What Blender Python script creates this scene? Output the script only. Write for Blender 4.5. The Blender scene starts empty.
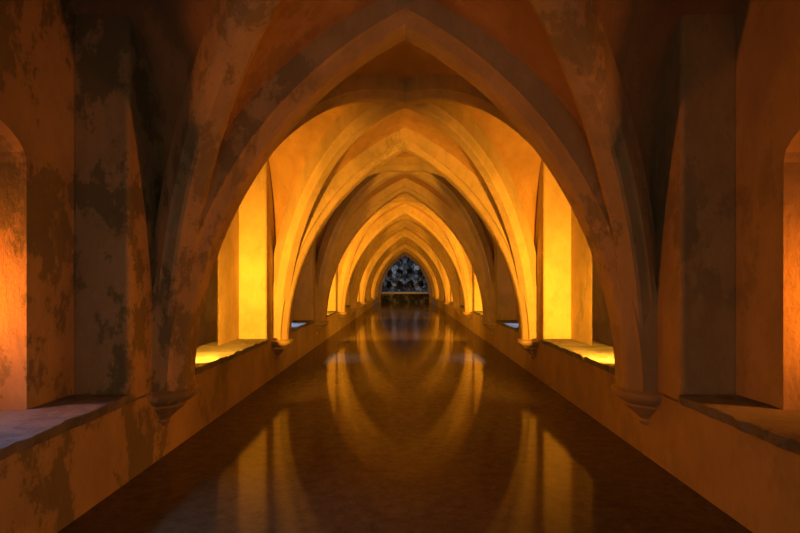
import bpy, bmesh, math, random
from mathutils import Vector, Matrix, noise
random.seed(3)
S=bpy.context.scene
S.view_settings.view_transform='Standard'
S.view_settings.look='None'

W=2.09; HB=2.005; P1=4.64; Z0=0.56; BK=W*1.2; SILL=0.66
def py(k): return P1+(k-1)*2*HB
YS=py(-1); YE=py(10)

# ---------------- materials
def nodes(name):
    m=bpy.data.materials.new(name); m.use_nodes=True
    nt=m.node_tree; b=nt.nodes['Principled BSDF']
    return m,nt,b
def plaster(name,c1,c2,stain,stain_amt=.6,bump=.35,lo=.525,hi=.56,damp=1.0,speck=.75):
    m,nt,b=nodes(name); N=nt.nodes.new; L=nt.links.new
    g=N('ShaderNodeNewGeometry')
    mp=N('ShaderNodeMapping'); mp.inputs['Scale'].default_value=(1,1,.65); L(g.outputs['Position'],mp.inputs['Vector'])
    def nz(scale,detail=8,rough=.6,dist=0):
        n=N('ShaderNodeTexNoise'); n.inputs['Scale'].default_value=scale; n.inputs['Detail'].default_value=detail
        n.inputs['Roughness'].default_value=rough; n.inputs['Distortion'].default_value=dist
        L(mp.outputs['Vector'],n.inputs['Vector']); return n
    def ramp(src,a,bv,o0=0,o1=1):
        r=N('ShaderNodeMapRange'); r.inputs['From Min'].default_value=a; r.inputs['From Max'].default_value=bv
        r.inputs['To Min'].default_value=o0; r.inputs['To Max'].default_value=o1
        L(src,r.inputs['Value']); return r.outputs['Result']
    def op(o,a,c):
        x=N('ShaderNodeMath'); x.operation=o
        for i,v in enumerate((a,c)):
            if isinstance(v,(int,float)): x.inputs[i].default_value=v
            else: L(v,x.inputs[i])
        return x.outputs[0]
    def mix(f,a,bb):
        x=N('ShaderNodeMix'); x.data_type='RGBA'
        L(f,x.inputs['Factor'])
        for s,v in((6,a),(7,bb)):
            if isinstance(v,tuple): x.inputs[s].default_value=(*v,1)
            else: L(v,x.inputs[s])
        return x.outputs[2]
    n1=nz(1.1,10,.65,.2); n2=nz(2.0,15,.74,0); n3=nz(14,8,.7); n4=nz(5,10,.75,.2); n5=nz(.45,3,.5)
    sp=N('ShaderNodeSeparateXYZ'); L(g.outputs['Position'],sp.inputs[0])
    mask=op('MULTIPLY',ramp(sp.outputs['Y'],6.5,4.8),ramp(sp.outputs['X'],-.6,-1.9,.0,1))
    mask=op('MULTIPLY',mask,damp)
    col=mix(ramp(n1.outputs['Fac'],.4,.6),c1,c2)
    col=mix(ramp(n4.outputs['Fac'],.5,.66),col,tuple(c*speck for c in c1))
    f=ramp(op('ADD',n2.outputs['Fac'],op('MULTIPLY',mask,.015)),lo,hi)
    f5=op('MAXIMUM',op('MULTIPLY',ramp(n5.outputs['Fac'],.5,.62),ramp(sp.outputs['Y'],14,5,.2,.8)),mask)
    if not damp: f5=op('ADD',0.0,1.0)
    fac=op('MULTIPLY',op('MULTIPLY',f,f5),stain_amt)
    col=mix(fac,col,stain)
    L(col,b.inputs['Base Color']); b.inputs['Roughness'].default_value=.85
    bp=N('ShaderNodeBump'); bp.inputs['Strength'].default_value=bump; bp.inputs['Distance'].default_value=.05
    hgt=op('SUBTRACT',op('ADD',n3.outputs['Fac'],n4.outputs['Fac']),op('MULTIPLY',fac,.4))
    L(hgt,bp.inputs['Height']); L(bp.outputs['Normal'],b.inputs['Normal'])
    return m
M_wall=plaster('wall_plaster',(.58,.46,.27),(.42,.33,.2),(.17,.185,.12),.75)
M_web=plaster('vault_plaster',(.52,.35,.18),(.36,.23,.12),(.19,.14,.08),.5)
M_rib=plaster('rib_stone',(.60,.48,.29),(.43,.35,.22),(.18,.185,.12),.72)
M_sill=plaster('sill_stone',(.30,.31,.33),(.2,.215,.24),(.1,.1,.1),.5,.6,damp=0)
M_rock=plaster('grotto_rock',(.05,.058,.06),(.02,.024,.026),(.34,.39,.42),.9,.8,.50,.60,damp=0)
m,nt,b=nodes('marble_coping'); b.inputs['Base Color'].default_value=(.7,.72,.75,1); b.inputs['Roughness'].default_value=.5; M_cop=m
m,nt,b=nodes('dark_metal'); b.inputs['Base Color'].default_value=(.02,.02,.02,1); b.inputs['Metallic'].default_value=.8; b.inputs['Roughness'].default_value=.5; M_metal=m
# water
m,nt,b=nodes('pool_water'); N=nt.nodes.new; L=nt.links.new
g=N('ShaderNodeNewGeometry')
n=N('ShaderNodeTexNoise'); n.inputs['Scale'].default_value=9; n.inputs['Detail'].default_value=15; n.inputs['Roughness'].default_value=.85; L(g.outputs['Position'],n.inputs['Vector'])
r=N('ShaderNodeValToRGB'); r.color_ramp.elements[0].position=.35; r.color_ramp.elements[0].color=(.075,.06,.032,1); r.color_ramp.elements[1].position=.7; r.color_ramp.elements[1].color=(.21,.165,.09,1)
L(n.outputs['Fac'],r.inputs['Fac']); L(r.outputs['Color'],b.inputs['Base Color'])
n2=N('ShaderNodeTexNoise'); n2.inputs['Scale'].default_value=2.5; n2.inputs['Detail'].default_value=3; L(g.outputs['Position'],n2.inputs['Vector'])
bp=N('ShaderNodeBump'); bp.inputs['Strength'].default_value=.05; bp.inputs['Distance'].default_value=.01; L(n2.outputs['Fac'],bp.inputs['Height']); L(bp.outputs['Normal'],b.inputs['Normal'])
b.inputs['Roughness'].default_value=.09; b.inputs['IOR'].default_value=1.13
M_water=m

# ---------------- helpers
def finish(bm,name,mat,smooth=False,bevel=0,parent=None,weld=True):
    if weld: bmesh.ops.remove_doubles(bm,verts=bm.verts,dist=1e-4)
    bmesh.ops.recalc_face_normals(bm,faces=bm.faces)
    me=bpy.data.meshes.new(name); bm.to_mesh(me); bm.free()
    if smooth:
        for p in me.polygons: p.use_smooth=True
    o=bpy.data.objects.new(name,me); S.collection.objects.link(o); me.materials.append(mat)
    if bevel:
        bv=o.modifiers.new('bevel','BEVEL'); bv.width=bevel; bv.segments=3; bv.limit_method='ANGLE'
    if parent: o.parent=parent
    return o
def box(bm,x0,x1,y0,y1,z0,z1):
    v=[bm.verts.new((x,y,z)) for x in(x0,x1) for y in(y0,y1) for z in(z0,z1)]
    for f in((0,1,3,2),(4,6,7,5),(0,4,5,1),(2,3,7,6),(0,2,6,4),(1,5,7,3)): bm.faces.new([v[i] for i in f])
def roundbox(bm,x0,x1,y0,y1,z0,z1,r):
    b2=bmesh.new(); box(b2,min(x0,x1),max(x0,x1),y0,y1,z0,z1)
    es=[e for e in b2.edges if abs(e.verts[0].co.z-e.verts[1].co.z)>.1]
    bmesh.ops.recalc_face_normals(b2,faces=b2.faces)
    bmesh.ops.bevel(b2,geom=es,offset=r,segments=4,affect='EDGES',profile=.5)
    me=bpy.data.meshes.new('t'); b2.to_mesh(me); b2.free(); bm.from_mesh(me); bpy.data.meshes.remove(me)
def quad(bm,a,b_,c,d): return bm.faces.new([bm.verts.new(p) for p in(a,b_,c,d)])

# profiles (web surface), heights above Z0
RISE=3.35
cT=(RISE*RISE-W*W)/(2*W); RR=W+cT
def T(s): return math.sqrt(max(RR*RR-(s*W+cT)**2,0))
def D(s): return 3.37*math.sqrt(max(1-s*s,0))
def F(s): return 3.42*max(1-s**3,0)**(1/3)

# ---------------- vault webs
bm=bmesh.new(); NS=26; NW=10
for k in range(-1,10):
    yc=py(k)+HB
    for su in(1,-1):
        for sv in(1,-1):
            for sec in(0,1):
                grid=[]
                for i in range(NS+1):
                    s=math.sin(math.pi/2*i/NS); row=[]
                    for j in range(NW+1):
                        w=j/NW; o=1-(1-s)*w
                        e=T(s) if sec==0 else F(s)
                        z=Z0+e*(1-w)+D(s)*w+.10*math.sin(math.pi*w)*(1-s)
                        u,v=(s,o) if sec==0 else (o,s)
                        row.append(bm.verts.new((su*u*W,yc+sv*v*HB,z)))
                    grid.append(row)
                for i in range(NS):
                    for j in range(NW):
                        vs=[grid[i][j],grid[i+1][j],grid[i+1][j+1],grid[i][j+1]]
                        try: bm.faces.new(vs)
                        except: pass
                if sec==1:
                    for i in range(NS):
                        a=grid[i][0].co; c=grid[i+1][0].co
                        quad(bm,a,c,(su*(BK+.3),c.y,c.z),(su*(BK+.3),a.y,a.z))
bmesh.ops.dissolve_degenerate(bm,edges=bm.edges,dist=1e-5)
finish(bm,'ceiling',M_web,smooth=True)

# ---------------- ribs
def sweep(bm,pts,B,w,d,ctr):
    prof=[(-w/2,.10),(-w/2,-d*.55),(-w*.42,-d*.62),(-w*.30,-d*.92),(-w*.22,-d),(w*.22,-d),(w*.30,-d*.92),(w*.42,-d*.62),(w/2,-d*.55),(w/2,.10)]
    rows=[]
    for i,p in enumerate(pts):
        a=pts[max(i-1,0)]; c=pts[min(i+1,len(pts)-1)]
        t=(c-a).normalized(); n=B.cross(t).normalized()
        if n.dot(p-ctr)<0: n=-n
        sc=1
        if 0<i<len(pts)-1:
            t1=(p-a).normalized(); sc=1/max(.5,t1.dot(t))
        rows.append([bm.verts.new(p+B*q[0]+n*q[1]*sc) for q in prof])
    for i in range(len(rows)-1):
        for j in range(len(prof)):
            j2=(j+1)%len(prof); bm.faces.new([rows[i][j],rows[i+1][j],rows[i+1][j2],rows[i][j2]])
    bm.faces.new(rows[0]); bm.faces.new(rows[-1])
def mark_sharp(o,ang=35):
    me=o.data; bm=bmesh.new(); bm.from_mesh(me)
    for e in bm.edges:
        if len(e.link_faces)==2 and e.calc_face_angle()>math.radians(ang): e.smooth=False
    bm.to_mesh(me); bm.free()
NR=28
for k in range(0,11):
    y=py(k); bm=bmesh.new()
    a1=math.acos(cT/RR)
    half=[(RR*math.cos(a1*i/NR)-cT,Z0+RR*math.sin(a1*i/NR)) for i in range(NR+1)]
    pts=[Vector((-W,y,Z0-.02))]+[Vector((-x,y,z)) for x,z in half]+[Vector((x,y,z)) for x,z in half[-2::-1]]+[Vector((W,y,Z0-.02))]
    sweep(bm,pts,Vector((0,1,0)),.46,.22,Vector((0,y,Z0)))
    o=finish(bm,'stone_arch',M_rib,smooth=True,weld=False); mark_sharp(o,14)
for k in range(-1,10):
    yc=py(k)+HB; bm=bmesh.new()
    for q in(1,-1):
        Bn=Vector((q*HB,-W,0)).normalized()
        pts=[Vector((-W,yc-q*HB,Z0-.02))]
        for i in range(2*NR+1):
            a=math.pi*i/(2*NR); s=-math.cos(a)
            pts.append(Vector((s*W,yc+s*q*HB,Z0+3.37*math.sin(a))))
        pts.append(Vector((W,yc+q*HB,Z0-.02)))
        sweep(bm,pts,Bn,.28,.22,Vector((0,yc,Z0)))
    o=finish(bm,'vault_rib',M_rib,smooth=True,weld=False); mark_sharp(o,20)

# ---------------- corbels
for k in range(0,10):
    for sx in(-1,1):
        bm=bmesh.new()
        prof=[(.0,.26),(.06,.27),(.09,.31),(.08,.33),(.12,.37),(.18,.42),(.21,.45),(.21,.47),(.25,.49),(.30,.53),(.31,.55),(.31,.58),(.28,.60),(.0,.60)]
        n=20; rows=[[bm.verts.new((r_*math.cos(2*math.pi*i/n),r_*math.sin(2*math.pi*i/n),z)) for i in range(n)] for r_,z in prof]
        for a,c in zip(rows,rows[1:]):
            for i in range(n): 
                bm.faces.new([a[i],a[(i+1)%n],c[(i+1)%n],c[i]])
        bmesh.ops.dissolve_degenerate(bm,edges=bm.edges,dist=1e-5)
        for v in bm.verts: v.co+=Vector((sx*(W+.03),py(k),0))
        o=finish(bm,'corbel',M_rib,smooth=True,weld=True); mark_sharp(o,40)

# ---------------- side walls
TH=.23
for sx,name in((-1,'wall_left'),(1,'wall_right')):
    bm=bmesh.new()
    box(bm,sx*W,sx*(BK+TH),YS,YE,-.4,SILL-.06)
    for k in range(-1,11):
        y=py(k); roundbox(bm,sx*W,sx*(BK+.02),y-.6,y+.6,SILL-.07,4.6,.035)
    for k in range(-1,10):
        yc=py(k)+HB
        HWO,ZSP,ZAP,SPL=(.90,2.30,2.62,0) if k<1 else (.50,2.10,2.35,.75)
        def arch_z(v):
            s=min(abs(v)/HWO,1); return ZSP+(ZAP-ZSP)*math.sqrt(max(1-s*s,0))
        so=(HWO+SPL)/HWO
        vs=[-HWO]+[HWO*math.sin(math.pi/2*(i/8)) for i in range(-7,8)]+[HWO]
        x0=sx*BK; x1=sx*(BK+TH); zb=SILL-.07
        for a,c in zip(vs,vs[1:]):
            za=arch_z(a); zc=arch_z(c); ya=yc+a; y2=yc+c; yao=yc+a*so; y2o=yc+c*so
            quad(bm,(x0,ya,za),(x0,y2,zc),(x0,y2,4.6),(x0,ya,4.6))
            quad(bm,(x1,yao,za),(x1,y2o,zc),(x1,y2o,4.6),(x1,yao,4.6))
            quad(bm,(x0,ya,za),(x0,y2,zc),(x1,y2o,zc),(x1,yao,za))
        for sg in(-1,1):
            e=sg*HWO; eo=e*so
            quad(bm,(x0,yc+e,zb),(x0,yc+e,4.6),(x0,yc+sg*HB,4.6),(x0,yc+sg*HB,zb))
            quad(bm,(x1,yc+eo,zb),(x1,yc+eo,4.6),(x1,yc+sg*HB,4.6),(x1,yc+sg*HB,zb))
            quad(bm,(x0,yc+e,zb),(x0,yc+e,ZSP),(x1,yc+eo,ZSP),(x1,yc+eo,zb))
    finish(bm,name,M_wall)
    bm=bmesh.new(); OX=4.6
    box(bm,sx*OX,sx*(OX+.2),YS,YE,-.4,4.6)
    box(bm,sx*(BK+TH),sx*OX,YS,YE,3.6,3.8)
    finish(bm,'gallery_'+name,M_wall)
    bm=bmesh.new(); box(bm,sx*(BK+TH),sx*OX,YS,YE,-.2,.1); finish(bm,'gallery_floor',M_wall)

# ---------------- sills
for sx in(-1,1):
    for k in range(-1,10):
        yc=py(k)+HB; bm=bmesh.new()
        ny=40; nx=4; x0=W-.035; x1=BK+TH-.01; y0=yc-1.38; y1=yc+1.38
        top=[];bot=[]
        for i in range(ny+1):
            rt=[];rb=[]
            for j in range(nx+1):
                x=x0+(x1-x0)*j/nx; y=y0+(y1-y0)*i/ny
                dz=.014*noise.noise(Vector((x*5*sx,y*4,k)))
                dx=(.05*noise.noise(Vector((y*9,sx*3,7)))) if j==0 else 0
                rt.append(bm.verts.new((sx*(x+dx),y,SILL+dz))); rb.append(bm.verts.new((sx*(x+dx*.5+ (.012 if j==0 else 0)),y,SILL-.07)))
            top.append(rt);bot.append(rb)
        for i in range(ny):
            for j in range(nx):
                bm.faces.new([top[i][j],top[i+1][j],top[i+1][j+1],top[i][j+1]])
                bm.faces.new([bot[i][j],bot[i+1][j],bot[i+1][j+1],bot[i][j+1]])
            for j in(0,nx): bm.faces.new([top[i][j],top[i+1][j],bot[i+1][j],bot[i][j]])
        for i in(0,ny):
            for j in range(nx): bm.faces.new([top[i][j],top[i][j+1],bot[i][j+1],bot[i][j]])
        finish(bm,'stone_sill',M_sill,bevel=.008)

# ---------------- water, floor
bm=bmesh.new(); quad(bm,(-W,YS,0),(W,YS,0),(W,YE+6,0),(-W,YE+6,0)); finish(bm,'pool_water',M_water)
bm=bmesh.new(); box(bm,-W-.5,W+.5,YS,YE+6,-.5,-.35); finish(bm,'floor',M_wall)
bm=bmesh.new(); box(bm,-5,5,YS-.3,YS,-.4,4.6); finish(bm,'wall_back',M_wall)
bm=bmesh.new()
a1=math.acos(cT/RR); inner=[]
for i in range(21):
    a=a1*i/20; r_=RR-.26; inner.append((r_*math.cos(a)-cT,Z0+r_*math.sin(a)))
inner=[(inner[0][0],-.1)]+[(max(x,0),z) for x,z in inner]
for sx in(-1,1):
    for (xa,za),(xc,zc) in zip(inner,inner[1:]):
        if abs(xa-xc)<1e-6 and za<Z0:
            quad(bm,(sx*xa,YE,za),(sx*xc,YE,zc),(sx*5,YE,zc),(sx*5,YE,za))
        else:
            quad(bm,(sx*xa,YE,za),(sx*xc,YE,zc),(sx*xc,YE,4.6),(sx*xa,YE,4.6))
        quad(bm,(sx*xa,YE,za),(sx*xc,YE,zc),(sx*xc,YE+.5,zc),(sx*xa,YE+.5,za))
    quad(bm,(sx*inner[0][0],YE,Z0),(sx*5,YE,Z0),(sx*5,YE,4.6),(sx*inner[0][0],YE,4.6))
finish(bm,'wall_front',M_wall)
e=bpy.data.objects.new('basin_parapet',None); S.collection.objects.link(e)
bm=bmesh.new(); roundbox(bm,-1.8,1.8,YE+.1,YE+.5,-.1,.66,.04); finish(bm,'parapet_wall',M_rock,parent=e)
bm=bmesh.new(); roundbox(bm,-1.8,1.8,YE+.04,YE+.7,.66,.80,.02); finish(bm,'coping',M_cop,bevel=.02,parent=e)
bm=bmesh.new(); NA=90; NZ=80; rows=[]
for i in range(NA+1):
    a=math.pi*i/NA; row=[]
    for j in range(NZ+1):
        z=-.2+4.2*j/NZ
        rr=2.3
        p=Vector((math.cos(a)*rr,YE+.5+math.sin(a)*2.3,z))
        d=.25*noise.noise(p*1.6)+.16*noise.noise(p*4)+.07*noise.noise(p*9)
        ca=(a*5/math.pi*1.6)%1-.5; cz=((z-.9)/.95)%1-.45
        if ca*ca/.08+cz*cz/.14<1: d-=.6
        rr2=1-(d/2.3)
        row.append(bm.verts.new((p.x*rr2,YE+.5+(p.y-YE-.5)*rr2,z+.1*noise.noise(p*5+Vector((9,0,0))))))
    rows.append(row)
for i in range(NA):
    for j in range(NZ): bm.faces.new([rows[i][j],rows[i+1][j],rows[i+1][j+1],rows[i][j+1]])
finish(bm,'rock_grotto',M_rock)
bm=bmesh.new(); box(bm,-3,3,YE+.5,YE+3.2,4.0,4.2); finish(bm,'grotto_ceiling',M_rock)

# ---------------- lamps
def flood_or_added(loc,d,power,col,size=.16,spread=180,body=True,name='flood_or_added_light'):  # builds the side floods and the added lights alike
    e=bpy.data.objects.new(name,None); S.collection.objects.link(e); e.location=loc
    L_=bpy.data.lights.new('bulb','AREA'); L_.shape='RECTANGLE'; L_.size=size; L_.size_y=size*.7; L_.energy=power; L_.color=col; L_.spread=math.radians(spread)
    o=bpy.data.objects.new('bulb',L_); S.collection.objects.link(o); o.parent=e
    e.rotation_euler=Vector(d).to_track_quat('-Z','Y').to_euler()
    if body:
        bm=bmesh.new(); s=size/2+.01
        box(bm,-s,s,-s*.75,s*.75,.012,.08); 
        for sg in(-1,1): box(bm,sg*s,sg*(s+.008),-.012,.012,-.0,.13)
        box(bm,-s,s,-.012,.012,.12,.135)
        for t in range(4): box(bm,-s+.02,s-.02,-s*.6+t*s*.4,-s*.55+t*s*.4,.08,.1)
        h=finish(bm,'housing',M_metal,weld=False); h.parent=e
    return e
OR=(1,.365,.02)
bright={1:125,3:140,5:85,7:60}
for k,pw in bright.items():
    for sx in(-1,1):
        y=py(k)+.74
        d=(sx*.02,.94,.28) if k==1 else (-sx*.25,.92,.12)
        flood_or_added((sx*(W+.14),y,SILL+.20),d,pw,OR,spread=116 if k==1 else 140)
for k,pw in {4:3,6:5,8:8}.items():
    for sx in(-1,1):
        flood_or_added((sx*(W+.14),py(k)+.78,SILL+.20),(-sx*.5,.75,.1),pw,(1,.36,.04),spread=150)
# added fill lights, unseen behind the camera, to lift the near bay
flood_or_added((0,YS+.25,1.7),(0,1,.12),15,(1,.86,.58),size=2.4)
for sx in(-1,1):
    flood_or_added((sx*1.85,-1.3,1.2),(-sx*.85,.6,.15),3.8,(1,.86,.58),size=.9)  # added side panels, unseen, evening out the near walls
# gallery lamps glowing on the reveals of the nearest openings
for sx in(-1,1):
    flood_or_added((sx*3.45,3.15,1.3),(-sx*1,.44,.12),17,(1,.21,.01),spread=105,size=.22)
# cool daylight in the galleries
flood_or_added((-4.3,2.4,3.4),(1.9,0,-2.7),5.5,(.42,.62,1),size=.5,spread=50)
flood_or_added((-4.3,py(2)+HB,3.4),(1.75,0,-2.7),9,(.55,.7,1),size=.4,spread=30)
flood_or_added((4.3,py(2)+HB,3.4),(-1.75,0,-2.7),9,(.55,.7,1),size=.4,spread=30)
flood_or_added((0,YE+1.0,3.8),(0,.12,-1),45,(.68,.8,1),size=.8)

w=bpy.data.worlds.new('world'); S.world=w; w.use_nodes=True
w.node_tree.nodes['Background'].inputs[0].default_value=(.02,.02,.03,1); w.node_tree.nodes['Background'].inputs[1].default_value=.2

cam=bpy.data.cameras.new('camera'); co=bpy.data.objects.new('camera',cam); S.collection.objects.link(co)
co.location=(0,0,1.5); co.rotation_euler=(math.radians(90),0,0); cam.lens=24; cam.sensor_width=36
cam.shift_x=-5/800; cam.shift_y=16.5/800; cam.clip_start=.02; cam.clip_end=200
S.camera=co
